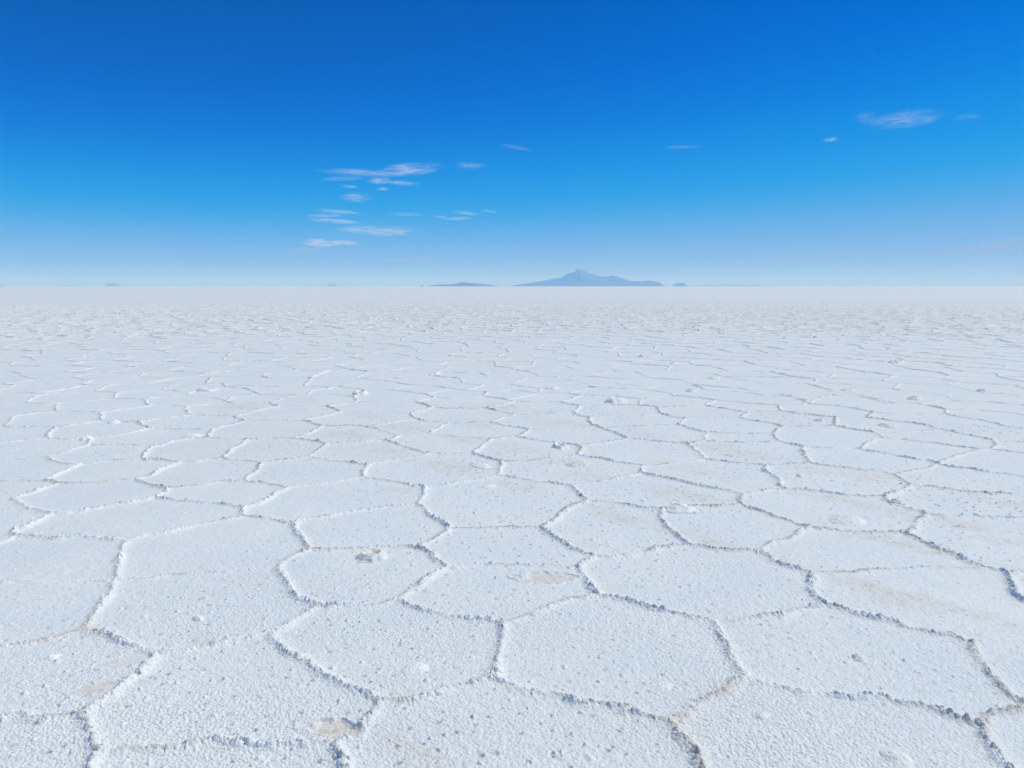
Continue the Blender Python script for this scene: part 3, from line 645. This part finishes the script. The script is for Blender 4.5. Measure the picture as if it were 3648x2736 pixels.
# Voronoi cells outside the surveyed patch
cx_, cy_ = np.array(FAR_EDGE).T
def in_patch(x, y):
    """inside the surveyed patch: nearer than its far edge and within its two sides"""
    fx = np.interp(np.arctan2(x, y), np.arctan2(cx_, cy_), np.hypot(cx_, cy_))
    return (np.hypot(x, y) < fx) & (y > 1.98) & (np.abs(x) < 0.745 * y + 0.08)
RF = 118.0
P = []
s = 1.0
for i in range(-92, 93):
    for j in range(-6, 126):
        x = (i + 0.5 * (j % 2) + rng.uniform(-.34, .34)) * 1.05; y = (j + rng.uniform(-.34, .34)) * 0.95
        if math.hypot(x, y) < RF and y > -5 and abs(x) < (1.05 * y + 8 if y < 40 else .74 * y + 20): P.append((x, y))
res = delaunay_2d_cdt([Vector(q) for q in P], [], [], 0, 1e-6)
vs = np.array([tuple(v) for v in res[0]]); tri = np.array([f for f in res[2]])
a, b, c = vs[tri[:, 0]], vs[tri[:, 1]], vs[tri[:, 2]]
ba, ca = b - a, c - a
D = 2 * (ba[:, 0] * ca[:, 1] - ba[:, 1] * ca[:, 0]); D[np.abs(D) < 1e-9] = 1e-9
bl, cl = (ba ** 2).sum(1), (ca ** 2).sum(1)
cc = a + np.stack([(ca[:, 1] * bl - ba[:, 1] * cl) / D, (ba[:, 0] * cl - ca[:, 0] * bl) / D], 1)
emap = {}
for ti, f in enumerate(tri):
    for q in range(3):
        k = (min(f[q], f[(q + 1) % 3]), max(f[q], f[(q + 1) % 3])); emap.setdefault(k, []).append(ti)
for k, ts in emap.items():
    if len(ts) != 2: continue
    p0, p1 = cc[ts[0]], cc[ts[1]]
    L_ = math.dist(p0, p1)
    if L_ > 3.0 or L_ < 0.03 or min(p0[1], p1[1]) < -4: continue
    tt = np.linspace(0, 1, 13); X = p0[0] + (p1[0] - p0[0]) * tt; Y = p0[1] + (p1[1] - p0[1]) * tt
    keep = ~in_patch(X, Y)
    if not keep.any(): continue
    idx = np.where(keep)[0]; i0, i1 = idx[0], idx[-1]
    if i1 <= i0: continue
    edges.append((random.choice([.5, .7, .9, 1, 1.1, 1.2]), [(X[i0], Y[i0]), (X[i1], Y[i1])], False))

# ------------------------------------------------------------------ ground grid: one sheet, finest where people stand, out past the horizon
az = np.concatenate([np.linspace(-math.pi, -R_(48), 60)[:-1], np.linspace(-R_(48), -R_(40), 60)[:-1],
                     np.linspace(-R_(40), R_(40), NAZ)[:-1],
                     np.linspace(R_(40), R_(48), 60)[:-1], np.linspace(R_(48), math.pi, 60)])
lr = [0.05, .3, .6, .9, 1.1, 1.3, 1.45, 1.55]
r = 1.62
while r < 150000:
    lr.append(r)
    if r < 1.9: k = .003
    elif r < 10: k = DR
    elif r < 26: k = DR * 1.25
    elif r < 70: k = .0032
    elif r < 220: k = .0035
    elif r < 600: k = .008
    else: k = .05
    r *= 1 + k
rad = np.array(lr); NR, NA = len(rad), len(az)
print('grid', NR, NA, NR * NA)
X = (rad[:, None] * np.sin(az)[None, :]); Y = (rad[:, None] * np.cos(az)[None, :])
SP = np.maximum(np.gradient(rad)[:, None], rad[:, None] * np.gradient(az)[None, :]).astype(np.float32)   # local sample spacing
def fade(lam): return np.clip((lam / SP - 2.0) / 2.0, 0, 1)

inner = rad < 120
NI = int(inner.sum())
Xi, Yi = X[:NI], Y[:NI]
# wander of the ridge lines
wx = Xi + 0.016 * vnoise(Xi, Yi, .17, 1) + 0.008 * vnoise(Xi, Yi, .06, 2)
wy = Yi + 0.016 * vnoise(Xi, Yi, .17, 3) + 0.008 * vnoise(Xi, Yi, .06, 4)
wx = wx.astype(np.float32); wy = wy.astype(np.float32)
DM = np.full(Xi.shape, 1.0, np.float32); WT = np.zeros(Xi.shape, np.float32); ID = np.full(Xi.shape, -1, np.int32)
PAD = 0.13
for ei, (w, pts, near) in enumerate(edges):
    for (x0, y0), (x1, y1) in zip(pts, pts[1:]):
        mx, my = (x0 + x1) / 2, (y0 + y1) / 2
        rr = math.hypot(mx, my); pad = PAD if rr < 12 else PAD + .004 * (rr - 12)
        L_ = math.dist((x0, y0), (x1, y1))
        r0 = min(math.hypot(x0, y0), math.hypot(x1, y1)); r1 = max(math.hypot(x0, y0), math.hypot(x1, y1))
        if rr < 1.0: continue
        # nearest approach of the segment to the origin
        tt = max(0, min(1, -(x0 * (x1 - x0) + y0 * (y1 - y0)) / max(L_ * L_, 1e-9))); r0 = min(r0, math.hypot(x0 + tt * (x1 - x0), y0 + tt * (y1 - y0)))
        a0, a1 = sorted((math.atan2(x0, y0), math.atan2(x1, y1)))
        if a1 - a0 > 2: continue
        dp = pad / max(r0, .5)
        i0, i1 = np.searchsorted(rad[:NI], [r0 - pad, r1 + pad]); j0, j1 = np.searchsorted(az, [a0 - dp, a1 + dp])
        if i1 <= i0 or j1 <= j0: continue
        px, py = wx[i0:i1, j0:j1], wy[i0:i1, j0:j1]
        vx, vy = x1 - x0, y1 - y0
        t_ = np.clip(((px - x0) * vx + (py - y0) * vy) / max(vx * vx + vy * vy, 1e-9), 0, 1)
        d = np.sqrt((px - x0 - t_ * vx) ** 2 + (py - y0 - t_ * vy) ** 2)
        s_ = DM[i0:i1, j0:j1]; m = d < s_
        s_[m] = d[m]; WT[i0:i1, j0:j1][m] = w; ID[i0:i1, j0:j1][m] = ei
print('distance field', round(time.time() - T0, 1))

Z = np.zeros(X.shape, np.float32)
STAIN_TINT = np.zeros(X.shape, np.float32); MUD_SHADE = np.zeros(X.shape, np.float32)
Zi, Si, Pi = Z[:NI], STAIN_TINT[:NI], MUD_SHADE[:NI]
SPi = SP[:NI]
# ridge: a low swell of crust with a knobbly crest
hN = vnoise(Xi, Yi, .11, 5); gap = vnoise(Xi, Yi, .33, 6)
s0 = 0.0185 + .006 * hN; sig = np.maximum(s0, 0.9 * SPi); grow = (sig / s0) ** .95 * np.clip(1 + (np.hypot(Xi, Yi) - 4.5) * .07, 1, 1.75) * np.clip((98 - np.hypot(Xi, Yi)) / 80, 0, 1)
strength = WT * (0.78 + 0.55 * hN)
strength *= np.clip(1.15 + 0.9 * gap + (WT - .75) * 1.3, 0.75, 1.15)
near_r = DM < np.maximum(0.07, 3 * SPi)
prof = np.exp(-(DM / sig) ** 2)
Zi += np.where(near_r, RH * grow * strength * prof, 0).astype(np.float32)
Zi += (0.0050 * np.clip(WT, 0, 1.3) * (1 + .3 * gap) * np.exp(-(DM / .034) ** 2)).astype(np.float32)
CREST = np.zeros(X.shape, np.float32); CREST[:NI] = np.exp(-(DM / np.maximum(.026, .9 * SPi)) ** 2) * np.clip(.75 + .4 * vnoise(Xi, Yi, .08, 7), 0, 1) * np.clip((60 - np.hypot(Xi, Yi)) / 50, 0, 1) * .85
mk = (DM < .055) & (SPi < .02)
xs, ys, ds = Xi[mk], Yi[mk], DM[mk]
kn = np.zeros(xs.shape, np.float32)
for lam, amp, sd_ in ((.028, .0120, 20), (.015, .0080, 30)):
    f, rid = worley(xs, ys, lam, sd_)
    b_ = np.sqrt(np.clip(1 - (f / (.35 + .35 * rid)) ** 2, 0, 1)) * (.15 + .85 * rid ** 1.4)
    kn += amp * b_ * np.clip((lam / SPi[mk] - 1.2) / 1.5, 0, 1)
Zi[mk] += kn * np.exp(-(ds / .0205) ** 2) * np.clip(strength[mk], .15, 1.5)
print('ridges', round(time.time() - T0, 1))

# grain of the crust on the plates
for lam, amp, sd_ in ((.9, .006, 40), (.3, .0022, 41), (.085, .0010, 42), (.036, .0008, 43), (.017, .0012, 44), (.0088, .0017, 45)):
    f = fade(lam); rows = np.where(f.max(1) > 0)[0]
    if len(rows): 
        sl = slice(rows[0], rows[-1] + 1)
        Z[sl] += amp * f[sl] * vnoise(X[sl], Y[sl], lam, sd_)
# rounded grains; some patches of crust coarse, some smooth
COARSE = np.clip(.9 + .45 * vnoise(Xi, Yi, .42, 46) + .35 * vnoise(Xi, Yi, 1.3, 47), .3, 1.45)
near = SPi < .006
xs, ys = Xi[near], Yi[near]
f, rid = worley(xs, ys, .0115, 50)
Zi[near] += .0022 * COARSE[near] * np.sqrt(np.clip(1 - (f / .62) ** 2, 0, 1)) * (rid > .25) * np.clip((.0115 / SPi[near] - 1.6) / 2, 0, 1)
# small standing clusters of crystals, and small pits with the mud showing
near = SPi < .0115
xs, ys, spn = Xi[near], Yi[near], SPi[near]
patch = np.clip(.85 + .5 * vnoise(xs, ys, 1.1, 61) + .25 * vnoise(xs, ys, .4, 65), .2, 1.35)
for lam, cut, sd_ in ((.085, .68, 60), (.15, .48, 66)):
    f, rid = worley(xs, ys, lam, sd_)
    f = f * lam
    sz = np.maximum(.0052 + .0075 * ((rid - cut) / (1 - cut)) ** 2 + .004 * vnoise(xs, ys, .010, 64), .9 * spn)
    Zi[near] += np.where(rid > cut, (.004 + .38 * sz) * patch * np.exp(-(f / sz) ** 2.6) * (.8 + .6 * vnoise(xs, ys, .009, 62)), 0)
    lo = .40
    sz = np.maximum(.0045 + .006 * np.clip((lo - rid) / lo, 0, 1) + .002 * vnoise(xs, ys, .012, 67), .8 * spn)
    q = np.exp(-(f / sz) ** 2) * (rid < lo)
    Zi[near] -= .004 * q * patch
    Pi[near] = np.maximum(Pi[near], np.clip(q * 1.0, 0, .7) * np.clip(patch - .3, 0, 1) * np.clip(vnoise(xs, ys, .014, 63) + .75, 0, 1))
# relief of the far plain, beyond where each ridge can be told apart
rr = np.hypot(X, Y)
far = np.clip((rr - 30) / 60, 0, 1) * np.clip((700 - rr) / 600, 0, 1)
for lam, amp, sd_ in ((.5, .004, 70), (1.1, .006, 71), (4.0, .008, 72), (11.0, .012, 73)):
    f = np.clip((lam / (rad[:, None] * np.gradient(az)[None, :]) - 1.0) / 2, 0, 1) if lam < 2 else fade(lam)
    Z += (amp * far * f * vnoise(X, Y, lam, sd_)).astype(np.float32)
print('grain', round(time.time() - T0, 1))

# earthy stains: (x, y, half length, half width, strength), long axis running away to the left
def blob(x, y, a_, b_, rot, reach=2.2):
    R0 = math.hypot(x, y); i0, i1 = np.searchsorted(rad[:NI], [R0 - a_ * reach, R0 + a_ * reach]); dp = a_ * reach / R0
    A0 = math.atan2(x, y); j0, j1 = np.searchsorted(az, [A0 - dp, A0 + dp])
    dx, dy = Xi[i0:i1, j0:j1] - x, Yi[i0:i1, j0:j1] - y
    c_, s_ = math.cos(rot), math.sin(rot)
    u, v = (dx * c_ + dy * s_) / a_, (-dx * s_ + dy * c_) / b_
    return (slice(i0, i1), slice(j0, j1)), np.sqrt(u * u + v * v)
for x, y, a_, b_, st in STAINS:
    sl, d = blob(x, y, a_, b_, R_(-42))
    n_ = vnoise(Xi[sl], Yi[sl], .16, 80) * .35 + vnoise(Xi[sl], Yi[sl], .05, 81) * .25
    Si[sl] = np.maximum(Si[sl], st * .50 * np.clip(1.15 - d + 1.5 * n_, 0, 1))
gr = SPi < .03
Pi[gr] += (.75 * Si[gr] * np.clip(vnoise(Xi[gr], Yi[gr], .022, 87) * .8 + vnoise(Xi[gr], Yi[gr], .055, 88) * .6 - .25, 0, .7)).astype(np.float32)
Si += (.16 * np.clip((np.hypot(Xi, Yi) - 6) / 40, 0, 1)).astype(np.float32); STAIN_TINT[NI:] += .16  # pale warm tint painted in with distance to offset the blue haze
# a little earth along the ridges
mr = vnoise(Xi, Yi, .21, 82) * .6 + vnoise(Xi, Yi, .6, 83) * .5
Si += (np.exp(-(DM / .03) ** 2) * np.clip(mr - .18, 0, .6) * 1.2).astype(np.float32)
Si += .10 * np.clip(vnoise(Xi, Yi, 2.4, 84) + .2, 0, 1).astype(np.float32)
# mud and dust along the ridge lines, darkened with distance to stand in for shade
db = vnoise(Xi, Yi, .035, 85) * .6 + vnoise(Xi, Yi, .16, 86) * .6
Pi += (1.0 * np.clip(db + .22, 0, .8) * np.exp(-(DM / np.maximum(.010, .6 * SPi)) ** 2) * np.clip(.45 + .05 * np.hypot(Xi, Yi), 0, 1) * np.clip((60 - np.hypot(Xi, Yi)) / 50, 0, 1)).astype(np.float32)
# shallow hollows where the crust has flaked away, smooth pale skins and the small broken craters
for x, y, a_, b_, rot, dep, st in HOLLOWS:
    sl, d = blob(x, y, a_, b_, rot)
    n_ = .38 * vnoise(Xi[sl], Yi[sl], .08, 90) + .2 * vnoise(Xi[sl], Yi[sl], .03, 91)
    m = np.clip((1.0 - d - n_) * 3.0, 0, 1)
    Zi[sl] = Zi[sl] * (1 - .7 * m) - .6 * dep * m + (.005 if dep > 0 else .002) * np.exp(-((d + n_ - 1.0) / .10) ** 2)
    Si[sl] = np.maximum(Si[sl], st * m); Pi[sl] *= (1 - m)
np.clip(STAIN_TINT, 0, 1, out=STAIN_TINT); np.clip(MUD_SHADE, 0, 1, out=MUD_SHADE)
Z = Z + drop(X, Y).astype(np.float32)

def height_at(x, y):
    i = int(np.clip(np.searchsorted(rad, math.hypot(x, y)), 0, NR - 1)); j = int(np.clip(np.searchsorted(az, math.atan2(x, y)), 0, NA - 1))
    return float(Z[i, j])

CO = np.stack([X, Y, Z], -1).reshape(-1, 3).astype(np.float32)
ii = np.arange(NR - 1)[:, None] * NA + np.arange(NA - 1)[None, :]
F = np.stack([ii, ii + 1, ii + NA + 1, ii + NA], -1)[..., ::-1]        # facing up
F = F.reshape(-1, 4)
# which ridge a face of the sheet belongs to
FID = np.full((NR - 1, NA - 1), -1, np.int32)
zone = (DM < np.maximum(.026, .9 * SPi)) & (np.hypot(Xi, Yi) < 24)
q = np.where(zone, ID, -1)
FID[:NI - 1] = q[:NI - 1, :NA - 1]
FID = FID.reshape(-1)
# rank the ridges by how large they show from the camera
cnt = {}
PX = (739.0 / np.maximum(Y, 1)) ** 2 * CAM_H / np.maximum(np.hypot(X, Y), 1) * (np.abs(X) < .70 * Y) * (Y > 2.2)
cell = (np.gradient(rad)[:, None] * (rad[:, None] * np.gradient(az)[None, :]) * PX)[:NR - 1, :NA - 1].reshape(-1)
mz = FID >= 0
size = np.bincount(FID[mz], weights=cell[mz], minlength=len(edges))
top = [i for i in np.argsort(-size)[:100] if size[i] > 6]
st_attr, pt_attr, cr_attr = STAIN_TINT.reshape(-1), MUD_SHADE.reshape(-1), CREST.reshape(-1)
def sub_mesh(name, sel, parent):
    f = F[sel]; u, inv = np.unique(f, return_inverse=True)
    return mesh_obj(name, CO[u], inv.reshape(-1, 4), SALT, parent, {'stain_tint': st_attr[u], 'mud_shade': pt_attr[u], 'crest': cr_attr[u]})
istop = np.zeros(len(edges) + 1, bool); istop[top] = True
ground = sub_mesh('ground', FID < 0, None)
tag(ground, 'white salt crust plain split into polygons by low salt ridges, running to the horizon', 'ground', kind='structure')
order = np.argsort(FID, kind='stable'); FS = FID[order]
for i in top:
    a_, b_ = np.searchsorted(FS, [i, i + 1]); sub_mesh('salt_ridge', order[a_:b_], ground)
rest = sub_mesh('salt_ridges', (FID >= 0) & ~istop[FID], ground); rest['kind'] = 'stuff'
# close the tiny hole at the centre of the rings
print('ground built', round(time.time() - T0, 1), len(top))

# ------------------------------------------------------------------ knobs of salt standing on the plates
def make_lump(x, y, wid, hgt, seed, kind, label, stain_tint=0.0):
    """wid: full width; a pile of fused salt knobs, open crater for kind 'crater'"""
    n = 56
    g = np.linspace(-1.25, 1.25, n); GX, GY = np.meshgrid(g, g)
    ca, sa = math.cos(seed * 1.7), math.sin(seed * 1.7)
    px, py = GX * wid / 2, GY * wid / 2 * (.72 + .1 * math.sin(seed))
    qx, qy = px * ca - py * sa, px * sa + py * ca
    WX, WY = qx + seed * 3.1, qy - seed * 2.3
    rr_ = np.hypot(GX, GY) + .26 * vnoise(WX, WY, wid * .42, 100 + seed) + .12 * vnoise(WX, WY, wid * .17, 101 + seed)
    if kind == 'crater':
        H_ = np.exp(-((rr_ - .62) / .27) ** 2) * (1 - .35 * GX) + .15 * np.exp(-(rr_ / 1.0) ** 4)
    elif kind == 'flat':
        H_ = .6 * np.clip(1.1 - rr_, 0, 1) ** .6
    else:
        H_ = np.clip(1.05 - rr_, 0, 2) ** .8 * .75
    H_ = H_ * np.clip((1.12 - rr_) * 5, 0, 1)
    kn = np.zeros(px.shape)
    for lam, amp in ((max(.020, wid * .20), .50), (max(.011, wid * .10), .28), (.008, .14)):
        f, rid = worley(WX, WY, lam, 110 + seed)
        kn = kn + amp * np.sqrt(np.clip(1 - (f / .62) ** 2, 0, 1)) * (.35 + .65 * rid)
    zz = hgt * (H_ * .7 + kn * .42 * np.clip(H_ * 2.2, 0, 1))
    z0 = height_at(x, y) - drop(x, y)
    zz = zz - .012 * (rr_ > 1.08)
    # a low rim skirt dips under the crust, flat sole below: a closed solid
    top_v = np.stack([qx, qy, zz], -1).reshape(-1, 3)
    base = -.03
    ii = np.arange(n - 1)[:, None] * n + np.arange(n - 1)[None, :]
    fq = np.stack([ii, ii + 1, ii + n + 1, ii + n], -1).reshape(-1, 4)
    ring = list(range(n)) + [k * n + n - 1 for k in range(1, n)] + [(n - 1) * n + k for k in range(n - 2, -1, -1)] + [k * n for k in range(n - 2, 0, -1)]
    bv = top_v[ring].copy(); bv[:, 2] = base
    co = np.concatenate([top_v, bv, [[0, 0, base]]])
    m_ = len(ring); b0 = n * n
    side = [[ring[k], b0 + k, b0 + (k + 1) % m_, ring[(k + 1) % m_]] for k in range(m_)]
    sole = [[b0 + k, b0 + n * 0 + m_, b0 + m_, b0 + (k + 1) % m_] for k in range(m_)]
    # sole as quads pairing two rim steps with the centre
    sole = [[b0 + k, b0 + m_, b0 + (k + 2) % m_, b0 + (k + 1) % m_] for k in range(0, m_, 2)]
    fc = np.concatenate([fq, np.array(side), np.array(sole)])
    stn = np.clip(stain_tint * (1.2 - rr_ * .5 + .8 * vnoise(WX, WY, wid * .3, 130 + seed)), 0, 1).reshape(-1)
    mud_shade = np.clip((.25 - kn / .9) * 1.0 * (H_ > .12), 0, .08).reshape(-1)
    if kind == 'crater': mud_shade = np.maximum(mud_shade, (np.clip((.33 - rr_) * 2, 0, .5)).reshape(-1))
    stn = np.concatenate([stn, np.zeros(m_ + 1)]); mud_shade = np.concatenate([mud_shade, np.zeros(m_ + 1)])
    o = mesh_obj('salt_lump', co, fc, SALT_LUMP, None, {'stain_tint': stn, 'mud_shade': mud_shade, 'crest': .85 + 0 * mud_shade})
    # stand on the mean of the crust under it
    o.location = (x, y, drop(x, y) + max(-.002, min(z0, .006)) + .001)
    tag(o, label, 'salt lump', 'lumps of salt on the crust')
    return o
for k, (x, y, wid, hgt, kind, stn, label) in enumerate(LUMPS):
    make_lump(x, y, wid, hgt, k + 1, kind, label, stn)

# ------------------------------------------------------------------ the far mountain and hills, real size and distance
def make_hill(name, label, cat, dist, az0, az1, prof, depth, seed, group=None):
    """prof: list of (fraction across, height in metres above the horizon line); the foot stands on the curved plain"""
    xa, xb = dist * math.tan(az0), dist * math.tan(az1)
    nx, ny = 260, 60
    u = np.linspace(-.06, 1.06, nx); v = np.linspace(-1, 1, ny)
    U, V = np.meshgrid(u, v)
    dropz = dist * dist / (2 * EARTH)
    fr, hh = zip(*prof)
    base = np.interp(U, fr, np.array(hh, float) + dropz, left=0, right=0) * np.clip((U + .06) / .06, 0, 1) * np.clip((1.06 - U) / .06, 0, 1)
    Xh = xa + (xb - xa) * U; Yh = dist + depth * V + 0 * U
    fall = np.exp(-(V * 1.6) ** 2) - math.exp(-2.56)
    fall = fall / fall.max()
    sc_ = (xb - xa) / 9
    rel = vnoise(Xh, Yh, sc_, seed) * .10 + vnoise(Xh, Yh, sc_ / 3, seed + 1) * .05 + vnoise(Xh, Yh, sc_ / 8, seed + 2) * .02
    Zh = base * fall * (1 + rel * (np.abs(V) > .08))
    Zh = np.maximum(Zh, 0) + drop(Xh, Yh) - 12
    top_v = np.stack([Xh, Yh, Zh], -1).reshape(-1, 3)
    ii = np.arange(ny - 1)[:, None] * nx + np.arange(nx - 1)[None, :]
    fq = np.stack([ii, ii + 1, ii + nx + 1, ii + nx], -1).reshape(-1, 4)
    o = mesh_obj(name, top_v, fq, ROCK, None, None, smooth=True)
    tag(o, label, cat, group, 'structure')
    return o
def pxaz(u): return math.atan((u - 1824) / 2634.7)
for h in HILLS: make_hill(*h)

# ------------------------------------------------------------------ clouds: thin drifting banks, each a lens of vapour
def cloud_material(name, dens, streak, seed):
    m = bpy.data.materials.new(name); m.use_nodes = True
    t = m.node_tree; t.nodes.clear(); N = t.nodes.new; L = t.links.new
    out = N('ShaderNodeOutputMaterial'); pv = N('ShaderNodeVolumeScatter')
    pv.inputs['Color'].default_value = (1, 1, 1, 1); pv.inputs['Anisotropy'].default_value = 0.0
    tc = N('ShaderNodeTexCoord'); mp = N('ShaderNodeMapping'); mp.inputs['Scale'].default_value = streak
    mp.inputs['Location'].default_value = (seed * 3.7, seed * 1.9, seed * .7)
    L(tc.outputs['Object'], mp.inputs['Vector'])
    nz = N('ShaderNodeTexNoise'); nz.inputs['Scale'].default_value = 1.0; nz.inputs['Detail'].default_value = 5; nz.inputs['Roughness'].default_value = .68
    nz.inputs['Distortion'].default_value = 1.1
    L(mp.outputs['Vector'], nz.inputs['Vector'])
    ln = N('ShaderNodeVectorMath'); ln.operation = 'LENGTH'; L(tc.outputs['Object'], ln.inputs[0])
    inv = N('ShaderNodeMapRange'); inv.inputs['From Min'].default_value = 1.0; inv.inputs['From Max'].default_value = 0.25
    inv.inputs['To Min'].default_value = 0; inv.inputs['To Max'].default_value = 1; inv.interpolation_type = 'SMOOTHSTEP'
    L(ln.outputs['Value'], inv.inputs['Value'])
    nr = N('ShaderNodeMapRange'); nr.inputs['From Min'].default_value = .42; nr.inputs['From Max'].default_value = .74; nr.interpolation_type = 'SMOOTHSTEP'
    L(nz.outputs['Fac'], nr.inputs['Value'])
    mu = N('ShaderNodeMath'); mu.operation = 'MULTIPLY'; L(inv.outputs['Result'], mu.inputs[0]); L(nr.outputs['Result'], mu.inputs[1])
    m2 = N('ShaderNodeMath'); m2.operation = 'MULTIPLY'; L(mu.outputs[0], m2.inputs[0]); m2.inputs[1].default_value = dens
    L(m2.outputs[0], pv.inputs['Density']); L(pv.outputs[0], out.inputs['Volume'])
    return m
# one unit lens mesh: an ellipsoid with a slightly lumpy rim
def lens_mesh(seed):
    import bmesh
    bm = bmesh.new(); bmesh.ops.create_icosphere(bm, subdivisions=4, radius=1.0)
    for v in bm.verts:
        k = 1 + .10 * mnoise.noise(v.co * 2.2 + Vector((seed, 0, 0)))
        v.co *= k
    me = bpy.data.meshes.new('cloud'); bm.to_mesh(me); bm.free(); return me
ALT = 7500.0
for k, (u, v, w_, h_, tilt, tau, label) in enumerate(CLOUDS):
    # bearing and elevation measured from the photograph -> a place in the cloud layer
    xx, yy = (u - 1824) / 2634.7, (v - 1368) / 2634.7
    dz = -math.sin(PITCH) - yy * math.cos(PITCH); dy = math.cos(PITCH) - yy * math.sin(PITCH)
    hyp = math.hypot(xx, dy); el = dz / hyp
    dist = min(ALT / el, 170000.0); z = dist * el + CAM_H
    bx, by = xx / hyp * dist, dy / hyp * dist
    slant = math.sqrt(dist * dist + z * z) * 1.30
    rx = w_ / 2 / 2634.7 * slant; rz = h_ / 2 / 2634.7 * slant; ry = max(rx * .35, rz)
    me = lens_mesh(k * 5.3)
    chord = 2 * ry
    mat = cloud_material('cloud_vapour', tau / chord * 2.6, (2.0, 1.2, 3.2), k + 1)
    me.materials.append(mat)
    o = bpy.data.objects.new('cloud', me); col.objects.link(o)
    o.location = (bx, by, z); o.scale = (rx, ry, rz)
    o.rotation_euler = (0, math.radians(-tilt), -math.atan2(bx, by))
    tag(o, label, 'cloud', 'thin clouds over the plain')

# ------------------------------------------------------------------ the air over the plain
def make_haze():
    rr_, zb, zt = 100000.0, 0.0, 1440.0
    zb = drop(150000.0, 0) - 60.0
    rr_ = 150500.0
    n = 48; co = []; 
    for z in (zb, zt): co += [(rr_ * math.cos(2 * math.pi * i / n), rr_ * math.sin(2 * math.pi * i / n), z) for i in range(n)]
    me = bpy.data.meshes.new('haze')
    me.from_pydata(co, [], [list(range(n))[::-1], list(range(n, 2 * n))] + [[i, (i + 1) % n, n + (i + 1) % n, n + i] for i in range(n)])
    m = bpy.data.materials.new('haze_air'); m.use_nodes = True; t = m.node_tree; t.nodes.clear()
    out = t.nodes.new('ShaderNodeOutputMaterial'); pv = t.nodes.new('ShaderNodeVolumePrincipled')
    pv.inputs['Color'].default_value = (*HAZE_COL, 1); pv.inputs['Density'].default_value = HAZE_D; pv.inputs['Absorption Color'].default_value = (1, 1, 1, 1); pv.inputs['Anisotropy'].default_value = 0.0
    t.links.new(pv.outputs[0], out.inputs['Volume']); me.materials.append(m)
    o = bpy.data.objects.new('haze', me); col.objects.link(o)
    tag(o, 'pale blue haze that fades the far mountain and hills', 'haze', kind='stuff')
if HAZE_D > 0: make_haze()
print('script done', round(time.time() - T0, 1))
